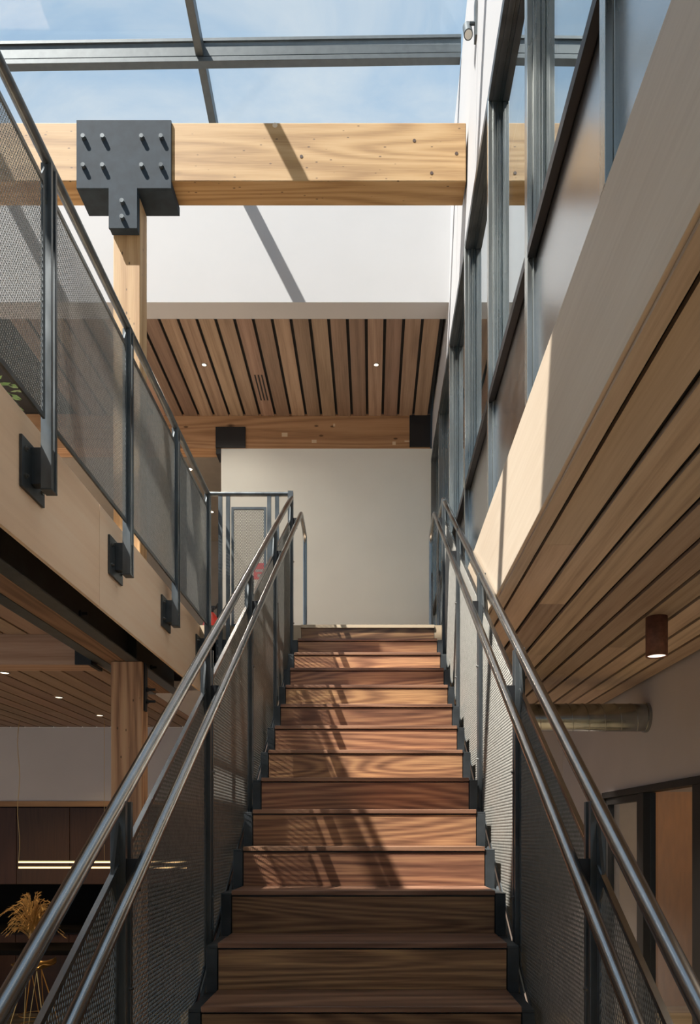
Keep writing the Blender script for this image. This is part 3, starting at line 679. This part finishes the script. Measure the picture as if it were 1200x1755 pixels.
# ================================================================== kitchen in the lower left
kt = thing('kitchen_cabinets', 'dark walnut wall cupboards above a black recess in the lower left', 'cabinet', (-3, 8.6, -.5))
KD = 8.44
for x in [-6.4+.6*i for i in range(9)]:
    obj('door', bx(x+.003, x+.597, KD, KD+.02, -.56, .30), 'walnut', kt, .002)
obj('carcass', bx(-6.4, -1.0, KD+.022, KD+.30, -.56, .305), 'walnut', kt)
struct('wall_kitchen_side', 'side of the kitchen recess', 'wall', bx(-.999, -.952, 8.40, 9.0, GZ, .305), 'walnut')
struct('trim_4', 'reddish wood strip over the kitchen cupboards', 'trim', bx(-6.4, -1.0, 8.405, 8.419, .31, .372), 'firdk')
bc = thing('base_cabinets', 'dark walnut base cupboards under a black worktop', 'cabinet', (-3, 8.5, GZ))
for x in [-6.4+.6*i for i in range(9)]:
    obj('door', bx(x+.003, x+.597, 8.42, 8.44, GZ+.10, -1.12), 'walnut', bc, .002)
obj('carcass', bx(-6.4, -1.0, 8.442, 9.0, GZ+.001, -1.105), 'walnut', bc)
ob = obj('worktop', bx(-6.4, -1.0, 8.40, 9.0, -1.10, -1.06), 'counter', bevel=.003); tag(ob, 'continuous black stone worktop on the base cupboards', 'worktop')
struct('wall_recess', 'black splashback of the kitchen recess', 'wall', bx(-6.4, -1.0, 9.01, 9.05, GZ, 1.2), 'counter')
# island table
tb_ = thing('bar_table', 'long black table under the linear pendant', 'table', (-3, 7.9, GZ))
TT = -1.175
obj('table_top', bx(-4.4, -1.75, 7.60, 8.16, TT-.05, TT), 'counter', tb_, .004)
for x in (-4.35, -1.85):
    for y in (7.64, 8.06):
        obj('leg', bx(x, x+.06, y, y+.06, GZ+.001, TT-.051), 'black', tb_)
# linear pendant
lp = thing('linear_pendant', 'warm twin-bar linear pendant glowing above the black table', 'lamp', (-2.8, 7.9, -.3))
for z in (-.292, -.350):
    o = obj('light_bar', bx(-3.72, -1.95, 7.895, 7.91, z-.008, z+.006), 'led', lp)
    obj('bar_housing', bx(-3.72, -1.95, 7.89, 7.915, z+.0065, z+.016), 'gold', lp)
obj('cable', MB().tube([(-3.72+.012*math.sin(i*1.1), 7.9, -.275+i*.124) for i in range(12)]+[(-3.71, 7.9, 1.201)], .003, 6), 'gold', lp)
obj('cable', MB().tube([(-2.82, 7.9, -.275), (-2.82, 7.9, 1.201)], .002, 6), 'gold', lp)
# vase and dried grass
VX, VY = -3.55, 7.86
vs_ = obj('glass_vase', MB().lathe(VX, VY, [(.001, TT+.002), (.045, TT+.002), (.052, TT+.02), (.045, TT+.12), (.06, TT+.21), (.056, TT+.21), (.041, TT+.12), (.047, TT+.022), (.001, TT+.012)]), 'clear'); tag(vs_, 'clear glass vase on the black table', 'vase')
gr = thing('dried_grass', 'bunch of golden dried plume grass in the glass vase', 'dried flowers', (VX, VY, TT+.02))
ms, mp_ = MB(), MB()
for i in range(170):
    th = R.uniform(0, 6.283); out_ = R.uniform(.03, .30); hh = R.uniform(.30, .60)-out_*.45
    pts = []
    for k in range(8):
        s = k/7; rr = .012+out_*s**1.7; z = TT+.02+hh*math.sin(min(1, s*1.02)*1.45)/math.sin(1.45)
        if s > .8: z -= (s-.8)*.35*(out_/.2); 
        pts.append((VX+rr*math.cos(th), VY+rr*math.sin(th), z))
    ms.tube(pts, .0013, 4)
    for k in range(4, 8):
        for q in range(9):
            a0 = Vector(pts[k-1]).lerp(Vector(pts[k]), R.random())
            dv = (Vector(pts[k])-Vector(pts[k-1])).normalized()*.03+Vector((R.uniform(-1, 1), R.uniform(-1, 1), R.uniform(-.6, .6)))*.013
            sv = dv.cross(Vector((R.uniform(-1, 1), R.uniform(-1, 1), R.uniform(-1, 1)))).normalized()*.0032
            mp_.add([tuple(a0-sv), tuple(a0+sv), tuple(a0+dv)], [(0, 1, 2)])
o = obj('stems', ms, 'straw', gr); o['kind'] = 'stuff'
o = obj('plumes', mp_, 'straw', gr); o['kind'] = 'stuff'
# stool with wire legs
sl = thing('wire_stool', 'gold-seated stool on thin wire legs in front of the black table', 'stool', (-3.42, 7.3, GZ))
SX, SY, SZ = -3.31, 7.35, -1.30
vs = []; fs = []
for i in range(9):
    for j in range(9):
        u, v = i/4-1, j/4-1; k = math.sqrt(max(0, 1-.42*v*v)); kk = math.sqrt(max(0, 1-.42*u*u))
        vs.append((SX+u*.20*k, SY+v*.19*kk, SZ+.05*(u*u)+.03*v*v-.02*(1-v)*.5))
n0 = len(vs); vs += [(a, b, c-.012) for a, b, c in vs]
for i in range(8):
    for j in range(8):
        q = i*9+j; fs.append((q, q+9, q+10, q+1)); fs.append((q+n0, q+1+n0, q+10+n0, q+9+n0))
edge = [i*9 for i in range(9)]+[72+j for j in range(1, 9)]+[i*9+8 for i in range(7, -1, -1)]+[j for j in range(7, 0, -1)]
for a_, b_ in zip(edge, edge[1:]+edge[:1]): fs.append((a_, b_, b_+n0, a_+n0))
obj('seat', MB().add(vs, fs, True), 'gold', sl)
for sx in (-1, 1):
    for sy in (-1, 1):
        obj('leg', MB().tube([(SX+sx*.05, SY+sy*.05, SZ-.03), (SX+sx*.20, SY+sy*.19, GZ+.004)], .006, 8), 'gold', sl)
        obj('leg_brace', MB().tube([(SX+sx*.05, SY+sy*.05, SZ-.03), (SX+sx*.02, SY+sy*.175, GZ+.15)], .004, 6), 'gold', sl)
for hz_, k in ((.15, .80), (.25, .70)):
    obj('foot_ring', MB().tube([(SX+.2*k*math.cos(t_*math.pi/16), SY+.19*k*math.sin(t_*math.pi/16), GZ+hz_) for t_ in range(33)], .004, 6, False), 'gold', sl)

# spots at the fitted lamps, plus added unseen ones that brighten each room
def spot(name, x, d, z, e_, col, size=1.9, r=.04):
    l = bpy.data.lights.new(name, 'SPOT'); l.energy = e_; l.color = col; l.spot_size = size; l.spot_blend = .6; l.shadow_soft_size = r
    o = bpy.data.objects.new(name, l); COL.objects.link(o); o.location = (x, d, z+H)
for x, d, e_ in ((-3.9, 6.66, 25), (-3.42, 7.2, 55), (-2.75, 7.6, 20)):  # last matches a ceiling downlight; the others are added to light the grass
    spot('downlight_and_fill_beam', x, d, 1.19, e_, (1, .72, .4))
for x, d in ((1.565, 4.13), (1.565, 1.2), (1.565, 6.8)):  # first is the hanging can; the others are added to brighten the soffit
    spot('can_light_and_fill_beam', x, d, .97, 260, (1, .83, .66), 1.6)
for x, d, e_ in ((-1.572, 7.026, 38), (-3.0, 7.026, 12)):  # first is the left ceiling downlight; the other is added for the wall
    spot('landing_and_fill_beam', x, d, 4.385, e_, (1, .90, .76), 2.7, .10)
for x, d in ((3.1, 7.0), (3.9, 7.6)):  # added unseen fill for the room behind the partition
    spot('side_room_fill', x, d, 1.2, 20, (1, .72, .45), 2.7)
